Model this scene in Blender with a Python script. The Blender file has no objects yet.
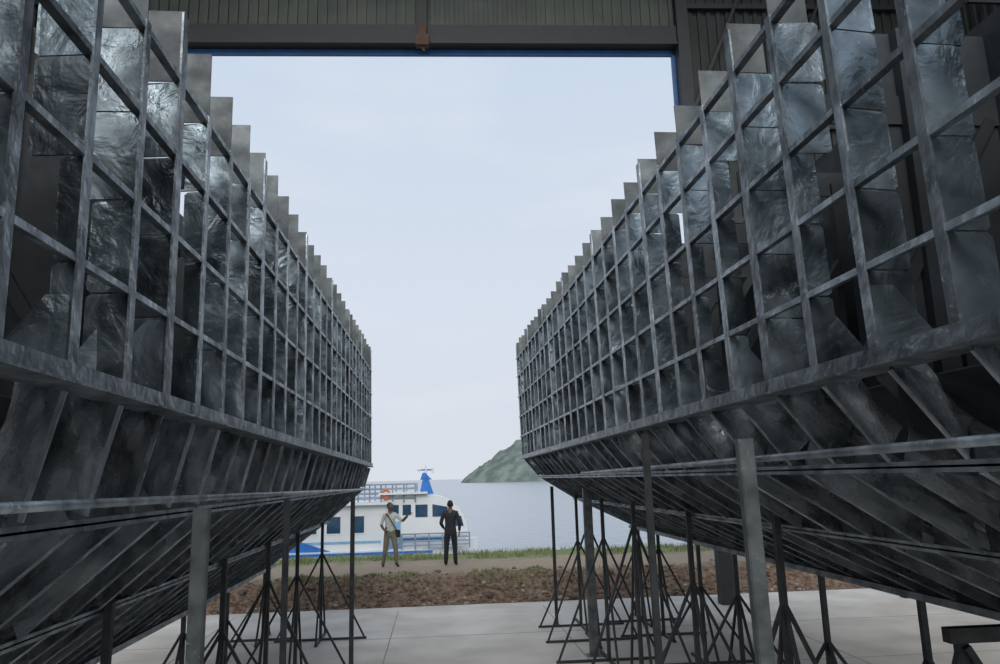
import bpy, math, random
from mathutils import Vector, Matrix, noise
random.seed(7)
EYE=2.9
scene=bpy.context.scene
try: scene.view_settings.view_transform='Standard'
except Exception: pass

# ---------------------------------------------------------------- helpers
class MB:
    def __init__(s): s.v=[];s.f=[];s.m=[]
    def add(s,vs,fs,mat=0):
        o=len(s.v); s.v+= [tuple(v) for v in vs]
        for f in fs: s.f.append(tuple(i+o for i in f)); s.m.append(mat)
    def box(s,c,d,mat=0,R=None):
        c=Vector(c); vs=[]
        for z in (-.5,.5):
            for x,y in ((-.5,-.5),(.5,-.5),(.5,.5),(-.5,.5)):
                p=Vector((x*d[0],y*d[1],z*d[2]))
                if R: p=R@p
                vs.append(c+p)
        s.add(vs,[(3,2,1,0),(4,5,6,7),(0,1,5,4),(1,2,6,5),(2,3,7,6),(3,0,4,7)],mat)
    def beam(s,p,q,w,h,mat=0):
        p=Vector(p);q=Vector(q);d=q-p;L=d.length
        if L<1e-5:return
        z=d/L; up=Vector((0,0,1)) if abs(z.z)<.95 else Vector((0,1,0))
        x=up.cross(z).normalized(); y=z.cross(x)
        R=Matrix((x,y,z)).transposed()
        s.box((p+q)/2,(w,h,L),mat,R)
    def prism(s,poly,y0,y1,mat=0):
        n=len(poly)
        vs=[(p[0],y0,p[1]) for p in poly]+[(p[0],y1,p[1]) for p in poly]
        fs=[tuple(range(n)),tuple(range(2*n-1,n-1,-1))]
        for i in range(n):
            j=(i+1)%n; fs.append((i,i+n,j+n,j))
        s.add(vs,fs,mat)
    def tube(s,pts,rs,n=8,mat=0):
        pts=[Vector(p) for p in pts]; 
        if not hasattr(rs,'__len__'): rs=[rs]*len(pts)
        vs=[];prev=None
        for i,p in enumerate(pts):
            a=pts[max(i-1,0)];b=pts[min(i+1,len(pts)-1)]
            t=(b-a).normalized()
            if prev is None:
                u=Vector((0,0,1)) if abs(t.z)<.9 else Vector((1,0,0))
                x=u.cross(t).normalized()
            else:
                x=(prev-t*prev.dot(t)).normalized()
            prev=x;y=t.cross(x)
            r=rs[i]; rx,ry=(r if hasattr(r,'__len__') else (r,r))
            for k in range(n):
                an=2*math.pi*k/n
                vs.append(p+x*math.cos(an)*rx+y*math.sin(an)*ry)
        fs=[]
        for i in range(len(pts)-1):
            for k in range(n):
                k2=(k+1)%n
                fs.append((i*n+k,i*n+k2,(i+1)*n+k2,(i+1)*n+k))
        fs.append(tuple(range(n-1,-1,-1)));fs.append(tuple((len(pts)-1)*n+k for k in range(n)))
        s.add(vs,fs,mat)
    def ball(s,c,d,mat=0,nu=12,nv=8,fn=None):
        vs=[];fs=[]
        for j in range(nv+1):
            th=math.pi*j/nv
            for i in range(nu):
                ph=2*math.pi*i/nu
                p=Vector((math.sin(th)*math.cos(ph),math.sin(th)*math.sin(ph),math.cos(th)))
                if fn:p=fn(p)
                vs.append((c[0]+p.x*d[0],c[1]+p.y*d[1],c[2]+p.z*d[2]))
        for j in range(nv):
            for i in range(nu):
                i2=(i+1)%nu
                fs.append((j*nu+i,(j+1)*nu+i,(j+1)*nu+i2,j*nu+i2))
        s.add(vs,fs,mat)
    def obj(s,name,mats,parent=None,smooth=False,bevel=0):
        me=bpy.data.meshes.new(name); me.from_pydata(s.v,[],s.f)
        for m in mats: me.materials.append(m)
        me.polygons.foreach_set('material_index',s.m)
        if smooth: me.polygons.foreach_set('use_smooth',[True]*len(s.f))
        me.update()
        o=bpy.data.objects.new(name,me); scene.collection.objects.link(o)
        if parent: o.parent=parent
        if bevel:
            b=o.modifiers.new('bevel','BEVEL');b.width=bevel;b.segments=2
        return o
def empty(name,loc=(0,0,0)):
    e=bpy.data.objects.new(name,None);e.location=loc;e.empty_display_size=.2
    scene.collection.objects.link(e);return e

def mat(name,c1,c2=None,scale=4,rough=.6,metal=0,bump=0,bscale=20,rough2=None,island=0,stretch=None,detail=6,lo=.35,hi=.65,spec=.5,coord='Object',dist=0,scuff=None):
    m=bpy.data.materials.new(name);m.use_nodes=True;nt=m.node_tree;N=nt.nodes;L=nt.links
    b=N['Principled BSDF'];b.inputs['Metallic'].default_value=metal
    b.inputs['Roughness'].default_value=rough;b.inputs['Specular IOR Level'].default_value=spec
    if c2 is None:
        c2=tuple(x*.8 for x in c1)
    tc=N.new('ShaderNodeTexCoord');mp=N.new('ShaderNodeMapping')
    L.new(tc.outputs[coord],mp.inputs['Vector'])
    if stretch: mp.inputs['Scale'].default_value=stretch
    n=N.new('ShaderNodeTexNoise');n.inputs['Scale'].default_value=scale;n.inputs['Detail'].default_value=detail;n.inputs['Distortion'].default_value=dist
    L.new(mp.outputs[0],n.inputs['Vector'])
    r=N.new('ShaderNodeValToRGB');r.color_ramp.elements[0].position=lo;r.color_ramp.elements[1].position=hi
    r.color_ramp.elements[0].color=(*c2,1);r.color_ramp.elements[1].color=(*c1,1)
    L.new(n.outputs['Fac'],r.inputs[0]); out=r.outputs[0]
    if island:
        g=N.new('ShaderNodeNewGeometry');mr=N.new('ShaderNodeMapRange')
        mr.inputs['To Min'].default_value=1-island;mr.inputs['To Max'].default_value=1+island
        L.new(g.outputs['Random Per Island'],mr.inputs[0])
        mx=N.new('ShaderNodeVectorMath');mx.operation='SCALE'
        L.new(out,mx.inputs[0]);L.new(mr.outputs[0],mx.inputs['Scale']);out=mx.outputs[0]
    if scuff:
        ns=N.new('ShaderNodeTexNoise');ns.inputs['Scale'].default_value=scuff[0];ns.inputs['Detail'].default_value=10;ns.inputs['Roughness'].default_value=.7;ns.inputs['Distortion'].default_value=1.5
        L.new(mp.outputs[0],ns.inputs['Vector'])
        ms=N.new('ShaderNodeMapRange');ms.inputs['From Min'].default_value=scuff[1];ms.inputs['From Max'].default_value=scuff[1]+.08;ms.inputs['To Max'].default_value=scuff[2]
        L.new(ns.outputs['Fac'],ms.inputs[0])
        mm=N.new('ShaderNodeMix');mm.data_type='RGBA';L.new(ms.outputs[0],mm.inputs[0]);L.new(out,mm.inputs[6]);mm.inputs[7].default_value=(.66,.73,.77,1);out=mm.outputs[2]
    L.new(out,b.inputs['Base Color'])
    if rough2 is not None:
        n3=N.new('ShaderNodeTexNoise');n3.inputs['Scale'].default_value=scale*1.7;n3.inputs['Detail'].default_value=4
        L.new(mp.outputs[0],n3.inputs['Vector'])
        m3=N.new('ShaderNodeMapRange');m3.inputs['From Min'].default_value=.35;m3.inputs['From Max'].default_value=.65
        m3.inputs['To Min'].default_value=rough;m3.inputs['To Max'].default_value=rough2
        L.new(n3.outputs['Fac'],m3.inputs[0]);L.new(m3.outputs[0],b.inputs['Roughness'])
    if bump:
        n2=N.new('ShaderNodeTexNoise');n2.inputs['Scale'].default_value=bscale;n2.inputs['Detail'].default_value=5;n2.inputs['Distortion'].default_value=dist
        L.new(mp.outputs[0],n2.inputs['Vector'])
        bp=N.new('ShaderNodeBump');bp.inputs['Strength'].default_value=bump;bp.inputs['Distance'].default_value=.05
        L.new(n2.outputs['Fac'],bp.inputs['Height']);L.new(bp.outputs[0],b.inputs['Normal'])
    return m

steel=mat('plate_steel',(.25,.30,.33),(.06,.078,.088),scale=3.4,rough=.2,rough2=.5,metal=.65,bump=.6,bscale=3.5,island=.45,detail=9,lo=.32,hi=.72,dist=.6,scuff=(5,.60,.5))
bilge=mat('bilge_steel_brightened',(.86,.92,.95),(.25,.29,.31),scale=2.6,rough=.16,rough2=.38,metal=.7,bump=.9,bscale=2.5,island=.25,detail=9,lo=.36,hi=.66,dist=.8,scuff=(4,.58,.6))  # base lightened in place of light that barely reaches these plates
steel_edge=mat('bar_steel',(.33,.37,.40),(.12,.14,.155),scale=6,rough=.3,rough2=.5,metal=.65,bump=.25,bscale=12,island=.35,scuff=(9,.60,.5))
steel_shaded=mat('inner_steel_shaded',(.024,.029,.033),(.010,.013,.015),scale=2,rough=.55,rough2=.75,metal=.1,bump=.2,bscale=5,island=.35)  # near-black base paints in the shade inside the hulls
steel_head=mat('primed_head_plate',(.15,.162,.162),(.065,.073,.075),scale=4,rough=.5,rough2=.7,metal=.3,bump=.2,bscale=8,island=.3)
black_steel=mat('stand_steel',(.04,.045,.05),(.018,.02,.022),scale=6,rough=.6,metal=.3)
post_steel=mat('post_steel',(.13,.145,.148),(.06,.07,.072),scale=7,rough=.5,metal=.4,scuff=(9,.62,.4))
concrete=mat('concrete_floor',(.66,.62,.565),(.50,.465,.42),scale=.9,rough=.8,bump=.1,bscale=25,detail=9)
joint=mat('floor_joint',(.32,.30,.27),rough=.9)
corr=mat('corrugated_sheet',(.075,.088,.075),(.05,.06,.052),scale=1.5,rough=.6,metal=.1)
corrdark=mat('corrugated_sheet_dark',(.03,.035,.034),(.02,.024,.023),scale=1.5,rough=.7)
shedsteel=mat('shed_steel',(.022,.027,.031),rough=.6)
bluetrim=mat('blue_trim',(.03,.12,.32),rough=.5)
rust=mat('rusty_bracket',(.10,.055,.04),rough=.8)

# ---------------------------------------------------------------- hulls
def make_hull(side,xc,xt,zc_near,zc_far,zt_near,zt_far,prof,tiers,seed,endbulk):
    R=random.Random(seed)
    root=empty('ship_hull')
    Y0,Y1,dy=-.6,16.15,.5
    nfr=int((Y1-Y0)/dy)+1
    kx=prof[-1][0]
    def lerp(a,b,t): return a+(b-a)*t
    def T(y): return max(0,min(1,(y-2.3)/13.8))
    def P(x,z): return (side*x,z+EYE)
    def sidex(z,zc,zt): return lerp(xc,xt,(z-zc)/(zt-zc))
    webs=MB();bars=MB();inner=MB()
    def profile(y):
        t=T(y);zc=lerp(zc_near,zc_far,t)
        return [(xc,zc)]+list(prof)
    def inwards(a,b):
        d=Vector((b[0]-a[0],b[1]-a[1])).normalized()
        return Vector((-d.y,d.x)) if (-d.y)>0 else Vector((d.y,-d.x))
    ys=[Y0+i*dy for i in range(nfr)]
    for i,y in enumerate(ys):
        t=T(y);zc=lerp(zc_near,zc_far,t);zt=lerp(zt_near,zt_far,t)
        tz=[zc]+[lerp(zc,zt,q) for q in tiers]
        deep=(i%4==1)
        th=.010
        zhead=zt+R.uniform(-.02,.03)
        dfr=.28 if deep else R.choice((.11,.13,.2,.24))
        skf=R.uniform(-.02,.03)
        lev=tz+[zhead]
        for k in range(len(lev)-1):
            a,b=lev[k],lev[k+1]
            top=(k==len(lev)-2)
            if top: d=.21
            elif k==len(lev)-3: d=.25
            elif k==len(lev)-4: d=max(dfr,R.choice((.13,.24)))
            else: d=dfr
            xa,xb=sidex(a,zc,zt),sidex(b,zc,zt)
            yy=y+skf*.3
            sk=skf+R.uniform(-.008,.008)
            c=.02
            if top:
                poly=[(xa,a),(xa+d,a),(xb+d,b),(xb,b)];sk=0
            else:
                poly=[(xa,a+.004),(xa+d-c,a+.004),(xa+d,a+c),(xb+d,b-c),(xb+d-c,b-.004),(xb,b-.004)]
            n=len(poly);q=[P(*p) for p in poly]
            off=[0 if abs(p[0]-xa)<.02 else sk for p in poly]
            vs=[(q[e][0],yy+off[e],q[e][1]) for e in range(n)]+[(q[e][0],yy+th+off[e],q[e][1]) for e in range(n)]
            fs=[tuple(range(n)),tuple(range(2*n-1,n-1,-1))]+[(e,e+n,(e+1)%n+n,(e+1)%n) for e in range(n)]
            webs.add(vs,fs,3 if top else 0)
            poly=[(2*kx-p[0],p[1]) for p in poly]
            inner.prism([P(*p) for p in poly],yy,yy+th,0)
        kn=.36 if not deep else .5
        webs.prism([P(xc+.01,zc),P(xc+kn,zc+.0),P(xc+.12,zc+kn*.85),P(xc+.02,zc+kn*.85)],y+.012,y+.02,0)
        w=.055 if not deep else .078
        za=zc+.02; zb=tz[-1]+.03 if not deep else zt-.05
        x0,x1=sidex(za,zc,zt),sidex(zb,zc,zt)
        vs=[]
        for (xx,zz) in ((x0,za),(x1,zb)):
            for ox in (-.012,.0):
                for oy in (-w/2,w/2):
                    vs.append((side*(xx+ox),y+oy,zz+EYE))
        bars.add(vs,[(0,1,5,4),(2,3,7,6),(0,2,6,4),(1,3,7,5),(0,1,3,2),(4,5,7,6)],0)
        pr=profile(y)
        for k in range(len(pr)-1):
            a=Vector(pr[k]);b=Vector(pr[k+1]);n=inwards(a,b);L=(b-a).length;u=(b-a)/L
            d=.27+.05*R.random()
            g0=.07 if k==0 else .04
            a1=a+u*g0;b1=b-u*.04
            yy=y+R.uniform(-.02,.02)
            sh=R.uniform(.15,.30)
            ns=6;m4=4;grid=[]
            ph=R.uniform(0,6);am=R.uniform(.012,.03)
            for e in range(ns+1):
                for g in range(m4+1):
                    q=a1.lerp(b1,e/ns)+n*d*(g/m4)
                    pp=P(*q)
                    grid.append((pp[0],yy+sh*(g/m4)+am*math.sin(ph+e*1.4+g*1.3)*min(1,g/m4*1.6),pp[1]))
            N0=len(grid)
            vs=grid+[(v[0],v[1]+th,v[2]) for v in grid]
            fs=[]
            for e in range(ns):
                for g in range(m4):
                    i0=e*(m4+1)+g;fs.append((i0,i0+1,i0+m4+2,i0+m4+1));fs.append(tuple(N0+z for z in (i0+m4+1,i0+m4+2,i0+1,i0)))
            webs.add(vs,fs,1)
            e0=P(*(a1-n*.006));e1=P(*(b1-n*.006))
            bars.beam((e0[0],yy,e0[1]),(e1[0],yy,e1[1]),.02,.010,0)
            pts=[P(*q) for q in (a1,b1,b1+n*d,a1+n*d)]
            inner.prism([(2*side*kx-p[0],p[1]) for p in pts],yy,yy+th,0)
        if i%2==0:
            kz=pr[-1][1]
            inner.prism([P(kx-.9,kz+1.0),P(kx,kz+.1),P(kx+.9,kz+1.0)],y,y+.01,0)
    def run(fn,ox0,ox1,oz0,oz1,mb,m,step=.5,ya=Y0,yb=Y1):
        yy=[ya+j*step for j in range(int((yb-ya)/step)+1)]
        if yy[-1]<yb: yy.append(yb)
        vs=[]
        for y in yy:
            x,z=fn(y)
            for ox,oz in ((ox0,oz0),(ox1,oz0),(ox1,oz1),(ox0,oz1)):
                vs.append((side*(x+ox),y,z+oz+EYE))
        fs=[]
        for j in range(len(yy)-1):
            for k in range(4):
                k2=(k+1)%4
                fs.append((j*4+k,j*4+k2,(j+1)*4+k2,(j+1)*4+k))
        fs+=[(0,1,2,3),tuple((len(yy)-1)*4+k for k in (3,2,1,0))]
        mb.add(vs,fs,m)
    def tierfn(q):
        def f(y):
            t=T(y);zc=lerp(zc_near,zc_far,t);zt=lerp(zt_near,zt_far,t);z=lerp(zc,zt,q);return (lerp(xc,xt,q),z)
        return f
    for q in tiers:
        run(tierfn(q),-.006,.004,-.014,.016,bars,0)
        run(tierfn(q),0,.045,-.004,.004,bars,0)
        f=tierfn(q)
        run(lambda y,f=f:(2*kx-f(y)[0],f(y)[1]),-.06,0,-.03,.03,inner,0)
    run(tierfn(0),-.02,.0,-.035,.035,bars,0)
    run(tierfn(0),-.045,.14,-.045,-.035,bars,0)
    for k,p in enumerate(prof[:-1]):
        run(lambda y,p=p:p,-.02,-.005,-.025,.025,bars,0)
        run(lambda y,p=p:p,-.02,.10,-.005,.005,bars,0)
    run(lambda y:prof[-1],-.05,.05,-.06,0,bars,0)
    run(lambda y:prof[-1],-.01,.01,0,.75,inner,0)
    # inner bottom plating behind the bilge frames
    ip=[(xc+.42,zc_near-.05)]+[(p[0]+.36,p[1]+.34) for p in prof[:-1]]+[(prof[-1][0],prof[-1][1]+.5)]
    for a,b in zip(ip,ip[1:]):
        vs=[]
        for yy_ in (Y0,Y1-.1):
            for p in (a,b):
                for o in (0,.01): vs.append((side*(p[0]+o),yy_,p[1]+o+EYE))
        inner.add(vs,[(0,1,3,2),(4,5,7,6),(0,2,6,4),(1,3,7,5),(0,1,5,4),(2,3,7,6)],0)
    ybl=Y1 if endbulk else 8.9
    hb=(zt_near-zc_near+.05) if endbulk else (zt_near-.22-zc_near)
    run(lambda y:(xc+1.15,zc_near),0,.01,0,hb,inner,0,ya=Y0,yb=ybl)  # plating added so the cells between frames stay dark
    run(lambda y:(xc+1.35,zc_near+.45*hb),0,.01,-.35*hb,.45*hb,inner,0,ya=ybl,yb=Y1)
    zt=zt_near-.1
    fz=[(kx,prof[-1][1])]+[(2*kx-p[0],p[1]) for p in reversed(prof[:-1])]+[(2*kx-xc,zc_near)]+[(2*kx-xc,lerp(zc_near,zt,q)) for q in (.33,.66,1)]  # far-side plating added to block light behind the frames
    for k in range(len(fz)-1):
        a,b=fz[k],fz[k+1]
        y=Y0
        while y<Y1-.1:
            y2=min(y+2.5,Y1)
            vs=[]
            for yy_ in (y,y2-.01):
                for p in (a,b):
                    for o in (0.02,.03):
                        vs.append((side*(p[0]+o),yy_,p[1]+EYE))
            inner.add(vs,[(0,1,3,2),(4,5,7,6),(0,2,6,4),(1,3,7,5),(0,1,5,4),(2,3,7,6)],0)
            y=y2
    for yb,frac in ((3.4,.75),(7.4,.8),(11.4,.75 if endbulk else .35)) + (((15.4,1.0),) if endbulk else ()):  # end bulkhead added to block the sky through one hull
        zc=zc_far
        x0=xc+.32;x1=2*kx-xc-.25
        ztp=lerp(zc,zt_far,frac)
        poly=[P(x0,ztp),P(x0,zc)]+[P(p[0]+.25,p[1]+.12) for p in prof[:-1]]+[P(kx,prof[-1][1]+.1)]+[P(2*kx-p[0]-.25,p[1]+.12) for p in reversed(prof[:-1])]+[P(x1,zc),P(x1,ztp)]
        inner.prism(poly,yb+.03,yb+.04,0)
        for j in range(6):
            xx=lerp(x0,x1,(j+.5)/6)
            inner.box((side*xx,yb,(zc+ztp)/2+EYE),(.08,.06,ztp-zc),0)
    for i,y in enumerate(ys):
        if i%2==0:
            inner.box((side*kx,y+.02,zt_near-.75+EYE),((kx-xc)*2-.3,.012,.16),0)
            inner.box((side*(xc+.8),y+.03,(zt_near-.75+zc_near)/2+EYE),(.07,.07,zt_near-.75-zc_near),0)
            inner.beam((side*(xc+.3),y+.03,zc_near+.1+EYE),(side*(xc+1.1),y+.03,zt_near-.8+EYE),.06,.06)
    inner.box((side*(kx),7.8,zc_near+.0+EYE),(1.6,16.5,.012),0)
    webs.obj('web_frames',[steel,bilge,steel_shaded,steel_head],root)
    bars.obj('flanges_and_stringers',[steel_edge],root)
    inner.obj('inner_structure',[steel_shaded],root)
    return root

LPR=[(1.50,-.15),(2.25,-.80),(3.3,-1.58)]
RPR=[(2.15,0.0),(2.9,-.47),(4.1,-1.05)]
make_hull(-1,1.36,1.38,.43,.33,2.60,2.80,LPR,(.2,.4,.6,.8),3,True)
make_hull( 1,1.80,1.74,.45,.42,2.57,2.88,RPR,(.175,.345,.52,.7,.86),5,False)
LP=[(1.36,.38)]+LPR
RP=[(1.80,.43)]+RPR
def hz(prof,x):
    x=abs(x); kx=prof[-1][0]
    if x>kx:x=2*kx-x
    for a,b in zip(prof,prof[1:]):
        if a[0]<=x<=b[0]: return a[1]+(b[1]-a[1])*(x-a[0])/(b[0]-a[0])+EYE
    return prof[0][1]+EYE

def pipe(p,q,r,name):
    m=MB();m.tube([p,q],r,10);m.obj(name,[steel_edge],smooth=True)
pipe((-1.37,-.5,EYE-.03),(-1.39,16,EYE-.16),.02,'scaffold_pipe')
pipe((1.80,-.5,EYE+.10),(1.82,9.5,EYE+.03),.02,'scaffold_pipe')

def channel_post(x,y,ztop,w,m,lean=0):
    b=MB()
    b.beam((x+lean,y,.012),(x,y,ztop),w,.012,0)
    b.beam((x+lean-w/2,y+w*.35,.012),(x-w/2,y+w*.35,ztop),.012,w*.7,0)
    b.beam((x+lean+w/2,y+w*.35,.012),(x+w/2,y+w*.35,ztop),.012,w*.7,0)
    b.box((x+lean,y+.02,.006),(w*2,w*2,.012),0)
    b.obj('shoring_post',[m])
channel_post(-1.28,4.3,EYE-.12,.07,post_steel)
channel_post(1.72,4.1,EYE+.18,.075,post_steel,.03)
channel_post(2.55,12.9,EYE-.0,.13,post_steel)
channel_post(1.74,6.2,EYE+.33,.045,black_steel)
channel_post(-1.32,6.9,EYE-.14,.04,black_steel)
channel_post(-1.33,12.3,EYE-.17,.055,black_steel)
channel_post(2.35,15.6,EYE-.2,.05,black_steel)

def stand(x,y,ztop,sx,sy,seed):
    R=random.Random(seed);b=MB();w=.032
    b.beam((x-sx,y,.02),(x+sx,y,.02),.045,.04);b.beam((x,y-sy,.025),(x,y+sy,.025),.045,.04)
    b.beam((x,y,.02),(x,y,ztop-.0),.052,.052)
    h=ztop*R.uniform(.6,.9)
    b.beam((x-sx*.95,y,.04),(x,y,h),w,w);b.beam((x+sx*.95,y,.04),(x,y,h),w,w)
    b.beam((x,y-sy*.95,.04),(x,y,h),w,w)
    if R.random()<.6:b.beam((x,y+sy*.95,.04),(x,y,h),w,w)
    b.obj('support_stand',[black_steel])
k=0
for y in (5.6,8.0,10.4,12.8,15.0):
    for x,s in ((-2.2,.85),(-3.3,.6)):
        k+=1;yy=y+((k*37)%7-3)*.1
        stand(x,yy,hz(LP,x)-(.065 if x==-3.3 else .0),s,.6,k)
for y in (6.4,8.4,10.4,12.2,14.0,15.7):
    for x,s in ((2.75,.85),(4.1,.8)):
        k+=1;yy=y+((k*37)%7-3)*.1
        stand(x+(((k*13)%5-2)*.05 if x<4 else 0),yy,hz(RP,x)-(.065 if x>4 else .0),s,.65,k)
def trestle(xk,y,ztop):
    b=MB();w=.07
    x0,x1=xk-.55,xk+.55
    b.beam((x0,y,ztop-.05),(x1,y,ztop-.05),.09,.1)
    for x in (x0+.1,x1-.1):
        b.beam((x,y,.0),(x,y,ztop-.1),w,w)
        b.beam((x-.5,y,.025),(x+.5,y,.025),.06,.05)
        b.beam((x,y-.4,.025),(x,y+.4,.025),.06,.05)
        for s in (-1,1): b.beam((x,y+s*.38,.04),(x,y,ztop*.8),.045,.045)
    b.beam((x0+.1,y+.05,.1),(x1-.1,y+.05,ztop-.12),.05,.05);b.beam((x1-.1,y-.05,.1),(x0+.1,y-.05,ztop-.12),.05,.05)
    b.beam((x0-.5,y,.05),(x0+.1,y,ztop-.15),.06,.06)
    b.obj('hull_trestle',[black_steel])
trestle(4.1,5.3,EYE-1.115);trestle(4.1,2.6,EYE-1.115);trestle(-3.3,3.4,EYE-1.645)

# ---------------------------------------------------------------- shed
f=MB();f.box((0,-1,-.15),(30,39,.3));f.obj('floor',[concrete])
j=MB()
for y in (6,9,12,15):j.box((0,y,.001),(24,.02,.004))
for x in (-.9,2.4,-4.5,6.5):j.box((x,3,.001),(.02,30,.004))
j.obj('floor_joints',[joint])
YG=17.6;ZD=13.75;XL=-7.2;XR=6.3;ZTOP=18.2;W=13;ZB=3.3
SK=math.radians(-2.0)
def skew(o):
    M=Matrix.Translation((0,YG,0))@Matrix.Rotation(SK,4,'Z')@Matrix.Translation((0,-YG,0)); o.matrix_world=M
g=MB()
g.box(((XL+XR)/2,YG,(ZD+.55+ZTOP)/2),(XR-XL,.05,ZTOP-ZD-.55),0)
x=-W
while x<W:
    inn=XL<x<XR
    z0=ZD+.55 if inn else ZB
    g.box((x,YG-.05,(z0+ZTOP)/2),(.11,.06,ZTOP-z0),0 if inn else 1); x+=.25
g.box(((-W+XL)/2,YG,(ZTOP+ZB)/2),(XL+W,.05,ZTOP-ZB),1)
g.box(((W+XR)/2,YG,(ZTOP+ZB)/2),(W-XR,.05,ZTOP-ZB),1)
skew(g.obj('wall_front',[corr,corrdark]))
s=MB()
s.box(((XL+XR)/2,YG-.12,ZD+.3),(XR-XL+.6,.25,.5),0)
s.box(((XL+XR)/2,YG-.14,ZD+.03),(XR-XL+.4,.34,.07),0)
s.box((XR+.15,YG-.2,9),(.3,.3,18),0);s.box((XL-.15,YG-.2,9),(.3,.3,18),0)
s.box((-.25,YG-.2,ZD+2),(.22,.2,3.4),0)
for z in (3.4,6,9,11.5,14.9,16.2):
    s.box(((W+XR)/2,YG-.16,z),(W-XR,.12,.14),0);s.box(((-W+XL)/2,YG-.16,z),(W+XL,.12,.14),0)
for xx in (10.6,-9.5,-12): s.box((xx,YG-.2,9),(.2,.2,18),0)
for xx in (7.4,9.6):
    s.beam((xx-1,YG-.25,11.5),(xx+1,YG-.25,16),.08,.08)
skew(s.obj('trim_1',[shedsteel]))
t=MB();t.box(((XL+XR)/2,YG+.06,ZD-.07),(XR-XL,.1,.14));t.box((XR-.03,YG+.06,11),(.12,.1,5.6));skew(t.obj('trim_2',[bluetrim]))
b=MB();b.box((-.25,YG-.35,ZD+.02),(.34,.2,.3));b.box((-.25,YG-.35,ZD+.3),(.2,.15,.35));b.tube([(-.25,YG-.35,ZD-.10),(-.25,YG-.35,ZD-.2),(-.19,YG-.35,ZD-.25)],.03,6);skew(b.obj('crane_bracket',[rust]))
for sd,nm in ((-1,'wall_left'),(1,'wall_right')):
    m=MB();m.box((sd*W,11.5,9),(.06,12,18))
    y=5.6
    while y<17.5: m.box((sd*(W-.06),y,9),(.07,.12,18));y+=.3
    for yy in (5.6,11): m.box((sd*(W-.25),yy,9),(.3,.3,18))
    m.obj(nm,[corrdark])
r=MB()
for sd in (-1,1):
    r.prism([(0,20.5),(sd*(W+.6),18.1),(sd*(W+.6),18.18),(0,20.58)] if sd>0 else [(0,20.5),(0,20.58),(sd*(W+.6),18.18),(sd*(W+.6),18.1)],9.5,18,0)
for yy in (9.7,13.4,17.1):
    r.box((0,yy,17.7),(2*W,.2,.25))
    for sd in (-1,1): r.beam((0,yy,20.4),(sd*W,yy,18.0),.15,.2)
r.prism([(-W,18.1),(W,18.1),(0,20.5)],YG-.03,YG+.03,0)
r.obj('ceiling',[corr])

# ---------------------------------------------------------------- terrain
def gz(x,y):
    def ss(a,b,t):
        t=max(0,min(1,(t-a)/(b-a)));return t*t*(3-2*t)
    e=18.75+.25*noise.noise(Vector((x*.5,3,0)))
    z=.54*ss(e,e+1.0+.3*noise.noise(Vector((x*.7,9,0))),y)
    bankness=ss(18.5,18.9,y)*(1-ss(19.8,21,y))
    z+=bankness*(.12*noise.noise(Vector((x*2.2,y*2.2,0)))+.06*noise.noise(Vector((x*6,y*6,2))))
    z+=.03*noise.noise(Vector((x*.8,y*.8,5)))*ss(18.7,20,y)
    z-=2.6*ss(25.0,31.5,y)
    return z-.06*(1-ss(18.3,18.7,y))
te=MB();NX=260;NY=110;vs=[]
def gx(i): 
    u=i/NX*2-1;return 60*(abs(u)**1.9)*(1 if u>0 else -1)
for jy in range(NY+1):
    y=18.2+14.3*(jy/NY)**1.35
    for i in range(NX+1):
        x=gx(i);vs.append((x,y,gz(x,y)))
fs=[(a*(NX+1)+b,a*(NX+1)+b+1,(a+1)*(NX+1)+b+1,(a+1)*(NX+1)+b) for a in range(NY) for b in range(NX)]
te.add(vs,fs)
dm=bpy.data.materials.new('soil_and_grass');dm.use_nodes=True;nt=dm.node_tree;N=nt.nodes;L=nt.links
bs=N['Principled BSDF'];bs.inputs['Roughness'].default_value=.95;bs.inputs['Specular IOR Level'].default_value=.1
tc=N.new('ShaderNodeTexCoord');sp=N.new('ShaderNodeSeparateXYZ');L.new(tc.outputs['Object'],sp.inputs[0])
n1=N.new('ShaderNodeTexNoise');n1.inputs['Scale'].default_value=1.2;n1.inputs['Detail'].default_value=8;L.new(tc.outputs['Object'],n1.inputs['Vector'])
n2=N.new('ShaderNodeTexNoise');n2.inputs['Scale'].default_value=9;n2.inputs['Detail'].default_value=8;L.new(tc.outputs['Object'],n2.inputs['Vector'])
soil=N.new('ShaderNodeValToRGB');soil.color_ramp.elements[0].color=(.095,.062,.045,1);soil.color_ramp.elements[1].color=(.27,.195,.145,1)
soil.color_ramp.elements[0].position=.35;soil.color_ramp.elements[1].position=.68;L.new(n2.outputs['Fac'],soil.inputs[0])
path=N.new('ShaderNodeValToRGB');path.color_ramp.elements[0].color=(.24,.19,.145,1);path.color_ramp.elements[1].color=(.40,.33,.26,1);L.new(n2.outputs['Fac'],path.inputs[0])
grass=N.new('ShaderNodeValToRGB');grass.color_ramp.elements[0].color=(.11,.14,.055,1);grass.color_ramp.elements[1].color=(.24,.28,.13,1);L.new(n2.outputs['Fac'],grass.inputs[0])
def mrange(a,b,addn):
    ad=N.new('ShaderNodeMath');ad.operation='MULTIPLY_ADD';L.new(n1.outputs['Fac'],ad.inputs[0]);ad.inputs[1].default_value=addn;L.new(sp.outputs['Y'],ad.inputs[2])
    m=N.new('ShaderNodeMapRange');m.inputs['From Min'].default_value=a+addn*.5;m.inputs['From Max'].default_value=b+addn*.5;L.new(ad.outputs[0],m.inputs[0]);return m
m1=mrange(19.6,20.3,1.5);m2=mrange(22.8,24.0,4)
x1=N.new('ShaderNodeMix');x1.data_type='RGBA';L.new(m1.outputs[0],x1.inputs[0]);L.new(soil.outputs[0],x1.inputs[6]);L.new(path.outputs[0],x1.inputs[7])
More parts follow.
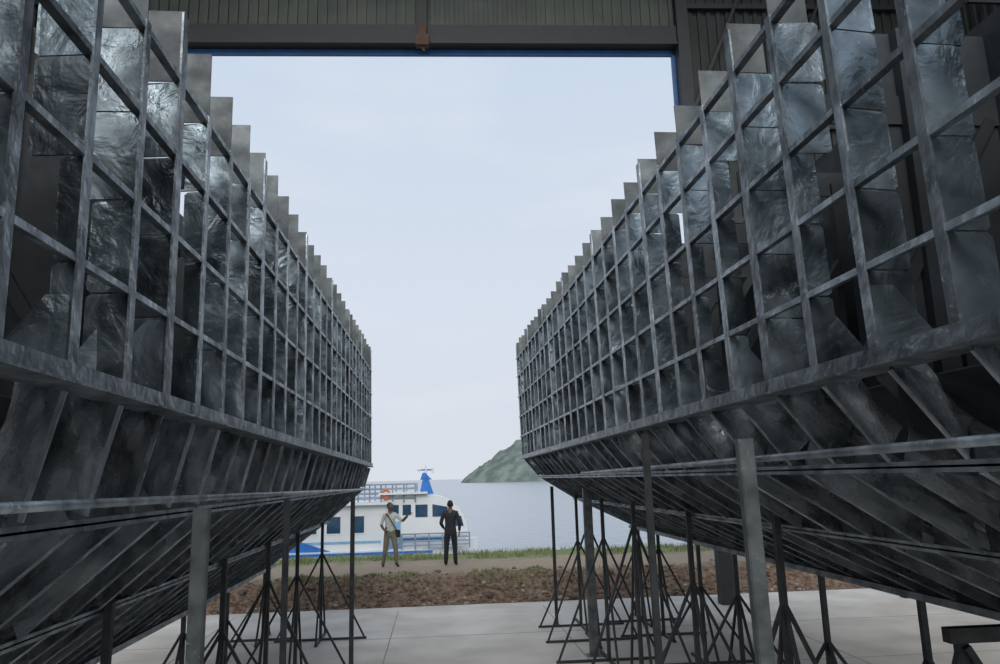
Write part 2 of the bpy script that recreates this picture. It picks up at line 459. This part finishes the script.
x2=N.new('ShaderNodeMix');x2.data_type='RGBA';L.new(m2.outputs[0],x2.inputs[0]);L.new(x1.outputs[2],x2.inputs[6]);L.new(grass.outputs[0],x2.inputs[7])
L.new(x2.outputs[2],bs.inputs['Base Color'])
bp=N.new('ShaderNodeBump');bp.inputs['Strength'].default_value=.7;bp.inputs['Distance'].default_value=.06;L.new(n2.outputs['Fac'],bp.inputs['Height']);L.new(bp.outputs[0],bs.inputs['Normal'])
te.obj('ground',[dm],smooth=True)
og=MB();og.box((0,-60,-.4),(240,80,.3));og.box((-40,-1,-.4),(50,39,.3));og.box((40,-1,-.4),(50,39,.3));og.obj('yard_ground',[mat('yard_dirt',(.52,.49,.44),(.42,.39,.34),scale=1,rough=.95)])

st=MB();R=random.Random(11)
for i in range(800):
    x=R.uniform(-7,9);y=18.6+abs(R.gauss(0,.65));s=R.uniform(.015,.06)*(1.8 if R.random()<.08 else 1)
    z=gz(x,y)+s*.2
    sd=R.random()*50
    st.ball((x,y,z),(s*R.uniform(.8,1.4),s*R.uniform(.8,1.3),s*R.uniform(.5,.9)),R.choice((0,0,0,0,1)),7,5,fn=lambda p:p*(1+.35*noise.noise(p*1.7+Vector((sd,0,0)))))
st.obj('rubble_stones',[mat('soil_clod',(.22,.16,.115),(.11,.077,.055),scale=9,rough=.95,island=.3),mat('pale_stone',(.38,.33,.28),(.26,.22,.18),scale=9,rough=.9,island=.3)])
gr=MB();
for i in range(13000):
    u=R.random()
    if u<.72: x=R.uniform(-9,9);y=R.uniform(23.2,26.3);h=R.uniform(.04,.18)
    else:
        cx=R.choice((-3.6,-3.2,-2.2,-.9,.9,1.6,2.4,3.3));x=cx+R.gauss(0,.35);y=19.8+R.gauss(0,.28);h=R.uniform(.03,.10)
    if noise.noise(Vector((x*1.1,y*1.1,7)))<-.08: continue
    z=gz(x,y)-.01;a=R.uniform(0,6.28);w=R.uniform(.006,.014);dx,dy=math.cos(a)*w,math.sin(a)*w
    lx,ly=R.gauss(0,.35)*h,R.gauss(0,.35)*h
    gr.add([(x-dx,y-dy,z),(x+dx,y+dy,z),(x+lx*.5+dx*.6,y+ly*.5+dy*.6,z+h*.6),(x+lx*.5-dx*.6,y+ly*.5-dy*.6,z+h*.6),(x+lx,y+ly,z+h)],[(0,1,2,3),(3,2,4)],R.choice((0,0,0,1)))
gr.obj('grass_tufts',[mat('grass_green',(.19,.25,.085),(.11,.16,.05),scale=3,rough=.8,island=.3),mat('grass_dry',(.33,.31,.18),(.23,.20,.11),scale=3,rough=.8,island=.3)])

# ---------------------------------------------------------------- lake, hill
wm=bpy.data.materials.new('lake_water');wm.use_nodes=True;nt=wm.node_tree;N=nt.nodes;L=nt.links
b=N['Principled BSDF'];b.inputs['Base Color'].default_value=(.33,.36,.40,1);b.inputs['Roughness'].default_value=.25;b.inputs['IOR'].default_value=1.33
tc=N.new('ShaderNodeTexCoord');mp=N.new('ShaderNodeMapping');mp.inputs['Scale'].default_value=(1,.6,1);L.new(tc.outputs['Object'],mp.inputs[0])
n=N.new('ShaderNodeTexNoise');n.inputs['Scale'].default_value=.9;n.inputs['Detail'].default_value=8;L.new(mp.outputs[0],n.inputs['Vector'])
bp=N.new('ShaderNodeBump');bp.inputs['Strength'].default_value=.8;bp.inputs['Distance'].default_value=.25;L.new(n.outputs['Fac'],bp.inputs['Height']);L.new(bp.outputs[0],b.inputs['Normal'])
la=MB();la.add([(-6000,27,-1.1),(6000,27,-1.1),(6000,9000,-1.1),(-6000,9000,-1.1)],[(0,1,2,3)]);la.obj('lake',[wm])
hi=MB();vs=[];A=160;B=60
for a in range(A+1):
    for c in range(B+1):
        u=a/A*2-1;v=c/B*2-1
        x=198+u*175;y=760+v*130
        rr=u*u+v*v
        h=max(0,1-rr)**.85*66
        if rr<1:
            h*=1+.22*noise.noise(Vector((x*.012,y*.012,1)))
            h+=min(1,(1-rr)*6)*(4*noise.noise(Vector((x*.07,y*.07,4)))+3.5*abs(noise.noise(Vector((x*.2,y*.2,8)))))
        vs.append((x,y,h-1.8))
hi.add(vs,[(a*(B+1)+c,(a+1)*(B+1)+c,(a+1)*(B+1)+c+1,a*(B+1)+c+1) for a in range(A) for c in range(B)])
hi.obj('wooded_hill',[mat('haze_tinted_forest',(.185,.22,.195),(.11,.14,.125),scale=.09,rough=1,bump=.9,bscale=.25,spec=0,detail=8,lo=.4,hi=.6)],smooth=True)  # distance haze is mixed into the forest colour

# ---------------------------------------------------------------- boat
white=mat('boat_white',(.86,.87,.88),(.78,.80,.82),scale=1,rough=.35,lo=.2,hi=.6)
bblue=mat('boat_blue',(.04,.22,.62),(.03,.16,.5),rough=.35)
glass=mat('boat_window',(.03,.09,.17),(.02,.06,.12),rough=.1)
ltblue=mat('boat_light_blue',(.30,.52,.75),rough=.4)
orange=mat('lifebuoy_orange',(.75,.18,.04),rough=.5)
boat=empty('passenger_boat',(0,0,0))
by0,by1=31.6,35.0;zw=-1.1
def ZZ(v): return EYE+v
h=MB()
secs=[(-13,.55,0.0),(-12.4,1.0,.0),(-9,1.0,0),(-3,1.0,0),(-.6,.85,.05),(.8,.5,.15),(1.7,.06,.3)]
vs=[];cy=(by0+by1)/2;hw=(by1-by0)/2
for x,w,rz in secs:
    for dy_,z in ((-1,ZZ(-2.75)+rz),(-1,ZZ(-3.15)+rz*.6),(-.93,ZZ(-3.6)),(-.55,zw-.25),(0,zw-.5),(.55,zw-.25),(.93,ZZ(-3.6)),(1,ZZ(-3.15)+rz*.6),(1,ZZ(-2.75)+rz)):
        vs.append((x,cy+dy_*hw*w,z))
n=9;fs=[]
for a in range(len(secs)-1):
    for k in range(n-1): fs.append((a*n+k,a*n+k+1,(a+1)*n+k+1,(a+1)*n+k))
    fs.append((a*n+n-1,a*n,(a+1)*n,(a+1)*n+n-1))
fs.append(tuple(range(n)));fs.append(tuple((len(secs)-1)*n+k for k in range(n-1,-1,-1)))
h.add(vs,fs,0)
h.obj('hull',[white],boat)
s=MB()
s.box((-6.2,by0-.03,ZZ(-2.85)),(12.0,.08,.10),1)
s.box((-6.4,by0-.02,ZZ(-3.2)),(11.6,.05,.16),2)
s.prism([(-12.2,ZZ(-2.8)),(-2.1,ZZ(-2.8)),(-2.1,ZZ(-.95)),(-12.2,ZZ(-.95))],by0+.25,by1-.25,0)
s.box((-7.2,cy,ZZ(-.9)),(10.8,3.6,.10),0)
s.prism([(-2.2,ZZ(-2.8)),(1.05,ZZ(-2.7)),(1.25,ZZ(-2.2)),(1.2,ZZ(-1.75)),(1.0,ZZ(-1.3)),(.65,ZZ(-.95)),(.2,ZZ(-.72)),(-.4,ZZ(-.6)),(-1.2,ZZ(-.55)),(-2.2,ZZ(-.55))],by0+.35,by1-.35,0)
s.box((-1.4,cy,ZZ(-.53)),(2.0,3.3,.07),0)
for i in range(12):
    x=-11.8+i*.95
    if x<-2.4:
        s.box((x,by0+.245,ZZ(-1.72)),(.54,.03,.66),3);
        s.box((x,by0+.24,ZZ(-1.37)),(.64,.05,.04),0);s.box((x,by0+.24,ZZ(-2.07)),(.64,.05,.04),0)
for x,w,z,hh in ((-1.75,.34,-1.2,.42),(-1.25,.34,-1.2,.42),(-.65,.5,-1.25,.5)):
    s.box((x,by0+.345,ZZ(z)),(w,.03,hh),3)
s.prism([(-.2,ZZ(-1.5)),(.5,ZZ(-1.5)),(.42,ZZ(-1.12)),(-.2,ZZ(-1.0))],by0+.33,by0+.36,3)
s.prism([(.6,ZZ(-1.9)),(1.08,ZZ(-1.9)),(.98,ZZ(-1.5)),(.6,ZZ(-1.5))],by0+.33,by0+.36,3)
s.box((-1.75,by0+.34,ZZ(-2.2)),(.5,.03,1.1),2)
s.box((-.3,by0+.34,ZZ(-2.35)),(2.2,.03,.12),1)
s.box((-7.1,by0+.24,ZZ(-2.42)),(9.6,.03,.10),2)
s.prism([(-6.6,ZZ(-2.75)),(-4.3,ZZ(-2.75)),(-5.6,ZZ(-2.3))],by0+.22,by0+.26,1)
s.obj('superstructure',[white,bblue,ltblue,glass],boat)
r=MB()
def rail(x0,x1,y,z0,z1,n):
    for k in range(4):
        z=z0+(z1-z0)*(k+1)/4;r.tube([(x0,y,z),(x1,y,z)],.03,6)
    for k in range(n+1):
        x=x0+(x1-x0)*k/n;r.tube([(x,y,z0),(x,y,z1)],.035,6)
for y in (by0+.3,by1-.3): rail(-12.1,-.9,y,ZZ(-.9) ,ZZ(-.15),24)
rail(-2.0,1.3,by0+.1,ZZ(-2.75),ZZ(-2.15),6)
r.obj('railings',[mat('rail_grey',(.30,.36,.44),rough=.4)],boat)
q=MB()
q.prism([(-.75,ZZ(-.6)),(-.15,ZZ(-.6)),(-.35,ZZ(.0)),(-.62,ZZ(.0))],cy-.3,cy+.3,1)
q.prism([(-.72,ZZ(.0)),(-.22,ZZ(.0)),(-.5,ZZ(.3)),(-.62,ZZ(.3))],cy-.2,cy+.2,1)
q.tube([(-.45,cy,ZZ(.2)),(-.5,cy,ZZ(.62))],.04,8,0);q.box((-.48,cy,ZZ(.42)),(.6,.06,.06),1);q.tube([(-.2,cy,ZZ(.25)),(-.2,cy,ZZ(.5))],.05,8,0)
q.ball((-.75,cy,ZZ(.45)),(.11,.11,.08),0)
q.obj('mast_and_funnel',[white,bblue],boat)
def ring(cx,cyy,cz):
    o=MB();pts=[(cx+.14*math.cos(a*math.pi/8),cyy,cz+.17*math.sin(a*math.pi/8)) for a in range(17)];o.tube(pts,.05,8);o.obj('lifebuoy',[orange],boat,smooth=True)
ring(-2.1,by0+.2,ZZ(-.55));ring(-6.0,by0+.2,ZZ(-.5))

# ---------------------------------------------------------------- people
skin_m=mat('dark_skin',(.12,.065,.04),(.09,.05,.03),rough=.55)
hair_m=mat('black_hair',(.012,.011,.011),rough=.8)
eye_m=mat('eye_white',(.6,.58,.55),rough=.3)
suit=mat('dark_suit',(.02,.023,.03),(.014,.016,.022),rough=.85)
black_tr=mat('black_trousers',(.012,.013,.016),rough=.85)
shoe=mat('black_shoe',(.015,.013,.012),rough=.4)
shirt=mat('pale_shirt',(.50,.54,.50),(.38,.42,.39),rough=.85,scale=12)
khaki=mat('khaki_trousers',(.19,.175,.12),(.14,.125,.09),rough=.9,scale=8)
redm=mat('red_cloth',(.4,.06,.05),rough=.8)

def person(name,loc,yaw,J,S,mats,hands,headyaw=0):
    root=empty(name,loc);root.rotation_euler=(0,0,yaw)
    names=list(J);idx={n:i for i,n in enumerate(names)}
    me=bpy.data.meshes.new('body_skel')
    me.from_pydata([J[n][0] for n in names],[(idx[a],idx[b]) for a,b,_ in S],[])
    o=bpy.data.objects.new('tmp',me);scene.collection.objects.link(o)
    sk=o.modifiers.new('s','SKIN');sk.use_smooth_shade=True
    lay=me.skin_vertices[0]
    for n in names:
        d=lay.data[idx[n]];d.radius=J[n][1];d.use_root=(n=='pelvis')
    su=o.modifiers.new('sub','SUBSURF');su.levels=2;su.render_levels=2
    dg=bpy.context.evaluated_depsgraph_get();dg.update()
    nm=bpy.data.meshes.new_from_object(o.evaluated_get(dg))
    bpy.data.objects.remove(o)
    nm.materials.clear()
    for m in mats: nm.materials.append(m)
    segs=[(Vector(J[a][0]),Vector(J[b][0]),k) for a,b,k in S]
    for p in nm.polygons:
        c=p.center;best=1e9
        for a,b,k in segs:
            ab=b-a;t=max(0,min(1,(c-a).dot(ab)/ab.length_squared));d=(c-(a+ab*t)).length
            if d<best: best=d;p.material_index=k
        p.use_smooth=True
    bo=bpy.data.objects.new('body',nm);scene.collection.objects.link(bo);bo.parent=root
    H=MB();hc=Vector(J['head'][0])
    def hf(p):
        q=p.copy()
        if p.z<0: q.x*=1+p.z*.28;q.y*=1+p.z*.12
        return q
    H.ball((0,0,0),(.078,.098,.122),0,20,16,hf)
    H.ball((0,-.103,-.012),(.016,.02,.028),0,8,6)
    H.ball((0,-.09,-.058),(.028,.012,.010),0,8,6)
    for sx in (-1,1):
        H.ball((sx*.031,-.083,.012),(.014,.012,.009),2,8,6);H.ball((sx*.031,-.092,.012),(.006,.005,.006),1,6,5)
        H.box((sx*.031,-.092,.032),(.034,.01,.007),1)
        H.ball((sx*.08,.005,-.005),(.012,.02,.033),0,8,6)
    H2=MB();H2.ball((0,.022,.030),(.082,.092,.103),0,20,14)
    h=H.obj('head',[skin_m,hair_m,eye_m],root,smooth=True);h.location=hc;h.rotation_euler=(0,0,headyaw)
    g=H2.obj('hair',[hair_m],root,smooth=True);g.location=hc;g.rotation_euler=(0,0,headyaw)
    for side,(wrist,dirv,palmn) in hands.items():
        Hn=MB();w=Vector(wrist);d=Vector(dirv).normalized();nn=Vector(palmn).normalized();sdv=d.cross(nn).normalized();nn=sdv.cross(d)
        Hn.tube([w-d*.02,w+d*.02,w+d*.06,w+d*.095],[(.024,.024),(.03,.03),(.038,.038),(.036,.036)],10)
        for i in range(len(Hn.v)):
            v=Vector(Hn.v[i])-w;k=v.dot(nn);Hn.v[i]=tuple(Vector(Hn.v[i])-nn*k*.6)
        for fi,(off,ln) in enumerate(((-.028,.068),(-.0095,.078),(.0095,.073),(.027,.058))):
            b0=w+d*.085+sdv*off
            pts=[b0,b0+d*ln*.45+nn*.004,b0+d*ln*.78+nn*.018,b0+d*ln*.95+nn*.036]
            Hn.tube(pts,[.0095,.009,.008,.0065],7)
        b0=w+d*.03+sdv*(-.03)
        Hn.tube([b0,b0+d*.03-sdv*.025+nn*.01,b0+d*.058-sdv*.03+nn*.02],[.012,.011,.008],7)
        Hn.obj('hand_'+side,[skin_m],root,smooth=True)
    return root

J={'pelvis':((0,0,.96),(.155,.115)),'waist':((0,.005,1.10),(.15,.11)),'chest':((0,.01,1.28),(.175,.125)),'uchest':((0,.015,1.42),(.15,.10)),
'neck':((0,.01,1.51),(.06,.06)),'head':((0,-.012,1.645),(.06,.07)),
'shl':((.175,.01,1.43),(.07,.065)),'ell':((.265,.04,1.15),(.055,.055)),'wrl':((.20,-.16,1.0),(.036,.036)),
'shr':((-.175,.01,1.43),(.07,.065)),'elr':((-.27,.05,1.15),(.055,.055)),'wrr':((-.24,-.06,.92),(.036,.036)),
'hpl':((.09,0,.88),(.10,.10)),'knl':((.12,-.01,.48),(.072,.075)),'anl':((.135,.02,.10),(.055,.06)),'tol':((.15,-.13,.035),(.045,.035)),
'hpr':((-.09,0,.88),(.10,.10)),'knr':((-.12,-.01,.48),(.072,.075)),'anr':((-.135,.02,.10),(.055,.06)),'tor':((-.15,-.13,.035),(.045,.035))}
S=[('pelvis','waist',0),('waist','chest',0),('chest','uchest',0),('uchest','neck',2),('neck','head',2),('uchest','shl',0),('shl','ell',0),('ell','wrl',0),('uchest','shr',0),('shr','elr',0),('elr','wrr',0),
('pelvis','hpl',0),('hpl','knl',1),('knl','anl',1),('anl','tol',3),('pelvis','hpr',0),('hpr','knr',1),('knr','anr',1),('anr','tor',3)]
px,py=.36,21.6
Jb=dict(J)
person('man_in_suit',(px,py,gz(px,py)+.0),math.radians(172),Jb,S,[suit,black_tr,skin_m,shoe],
 {'l':((.20,-.165,.995),(-.25,-.6,-.7),(-1,0,0)),'r':((-.24,-.065,.915),(.05,-.3,-1),(1,0,0))})
K=dict(Jb)
K['wrl']=((.44,-.30,1.40),(.034,.034));K['ell']=((.33,-.10,1.24),(.048,.048));K['shl']=((.165,.0,1.42),(.062,.06));K['shr']=((-.165,.01,1.42),(.062,.06))
K['elr']=((-.25,.03,1.15),(.048,.048));K['wrr']=((-.20,-.17,1.02),(.034,.034))
K['chest']=((0,.01,1.28),(.155,.115));K['waist']=((0,.005,1.10),(.14,.105));K['pelvis']=((0,0,.96),(.145,.11))
K['knl']=((.14,-.09,.50),(.07,.072));K['anl']=((.17,-.06,.10),(.052,.055));K['tol']=((.20,-.21,.035),(.042,.033))
K['knr']=((-.13,.0,.50),(.07,.072));K['anr']=((-.17,.13,.10),(.052,.055));K['tor']=((-.20,-.02,.035),(.042,.033))
px,py=-1.33,22.0
S2=[(a,b,(2 if (a,b) in (('ell','wrl'),('elr','wrr')) else k)) for a,b,k in S]
S2=[(a,b,(1 if b in('hpl','hpr') else k)) for a,b,k in S2]
mp_=person('man_in_pale_shirt',(px,py,gz(px,py)+.0),math.radians(15),K,S2,[shirt,khaki,skin_m,shoe],
 {'l':((.44,-.305,1.405),(.55,-.5,.5),(0,0,-1)),'r':((-.20,-.175,1.015),(.3,-.7,-.2),(1,0,0))},headyaw=.4)
bg=MB();bg.tube([(-.10,-.11,1.45),(-.02,-.15,1.3),(.12,-.13,1.08),(.19,-.02,.98)],[(.02,.012)]*4,8)
bg.box((.23,.03,.9),(.09,.24,.2));bg.box((-.12,-.10,1.44),(.07,.06,.06),1)
bg.obj('shoulder_bag',[suit,redm],mp_,bevel=.01)

# ---------------------------------------------------------------- world, sun, camera
w=bpy.data.worlds.new('sky');scene.world=w;w.use_nodes=True;nt=w.node_tree;N=nt.nodes;L=nt.links
bg=N['Background'];tc=N.new('ShaderNodeTexCoord');sp=N.new('ShaderNodeSeparateXYZ');L.new(tc.outputs['Generated'],sp.inputs[0])
cr=N.new('ShaderNodeValToRGB');L.new(sp.outputs['Z'],cr.inputs[0])
e=cr.color_ramp.elements;e[0].position=0;e[0].color=(.70,.735,.81,1);e[1].position=.55;e[1].color=(.585,.69,.83,1)
m_=cr.color_ramp.elements.new(.22);m_.color=(.68,.745,.85,1)
mp=N.new('ShaderNodeMapping');mp.inputs['Scale'].default_value=(1.5,1.5,5);L.new(tc.outputs['Generated'],mp.inputs[0])
n=N.new('ShaderNodeTexNoise');n.inputs['Scale'].default_value=2.6;n.inputs['Detail'].default_value=7;L.new(mp.outputs[0],n.inputs['Vector'])
c2=N.new('ShaderNodeMapRange');c2.inputs['From Min'].default_value=.52;c2.inputs['From Max'].default_value=.8;c2.inputs['To Max'].default_value=.45;L.new(n.outputs['Fac'],c2.inputs[0])
mx=N.new('ShaderNodeMix');mx.data_type='RGBA';L.new(c2.outputs[0],mx.inputs[0]);L.new(cr.outputs[0],mx.inputs[6]);mx.inputs[7].default_value=(.80,.83,.88,1)
L.new(mx.outputs[2],bg.inputs['Color']);bg.inputs['Strength'].default_value=1.0
sl=bpy.data.lights.new('sun','SUN');sl.energy=2.4;sl.angle=math.radians(45);sl.color=(1,.98,.95)
so=bpy.data.objects.new('sun',sl);scene.collection.objects.link(so);so.rotation_euler=Vector((-1.2,-8,5.5)).to_track_quat('Z','Y').to_euler()
cam=bpy.data.cameras.new('camera');cam.lens=27;cam.sensor_width=36;cam.clip_end=20000
co=bpy.data.objects.new('camera',cam);scene.collection.objects.link(co);co.location=(0,0,EYE)
Rm=Matrix.Rotation(math.radians(-5.0),4,'Z')@Matrix.Rotation(math.radians(90+11.0),4,'X')@Matrix.Rotation(math.radians(-1.5),4,'Z')
co.rotation_euler=Rm.to_euler();scene.camera=co
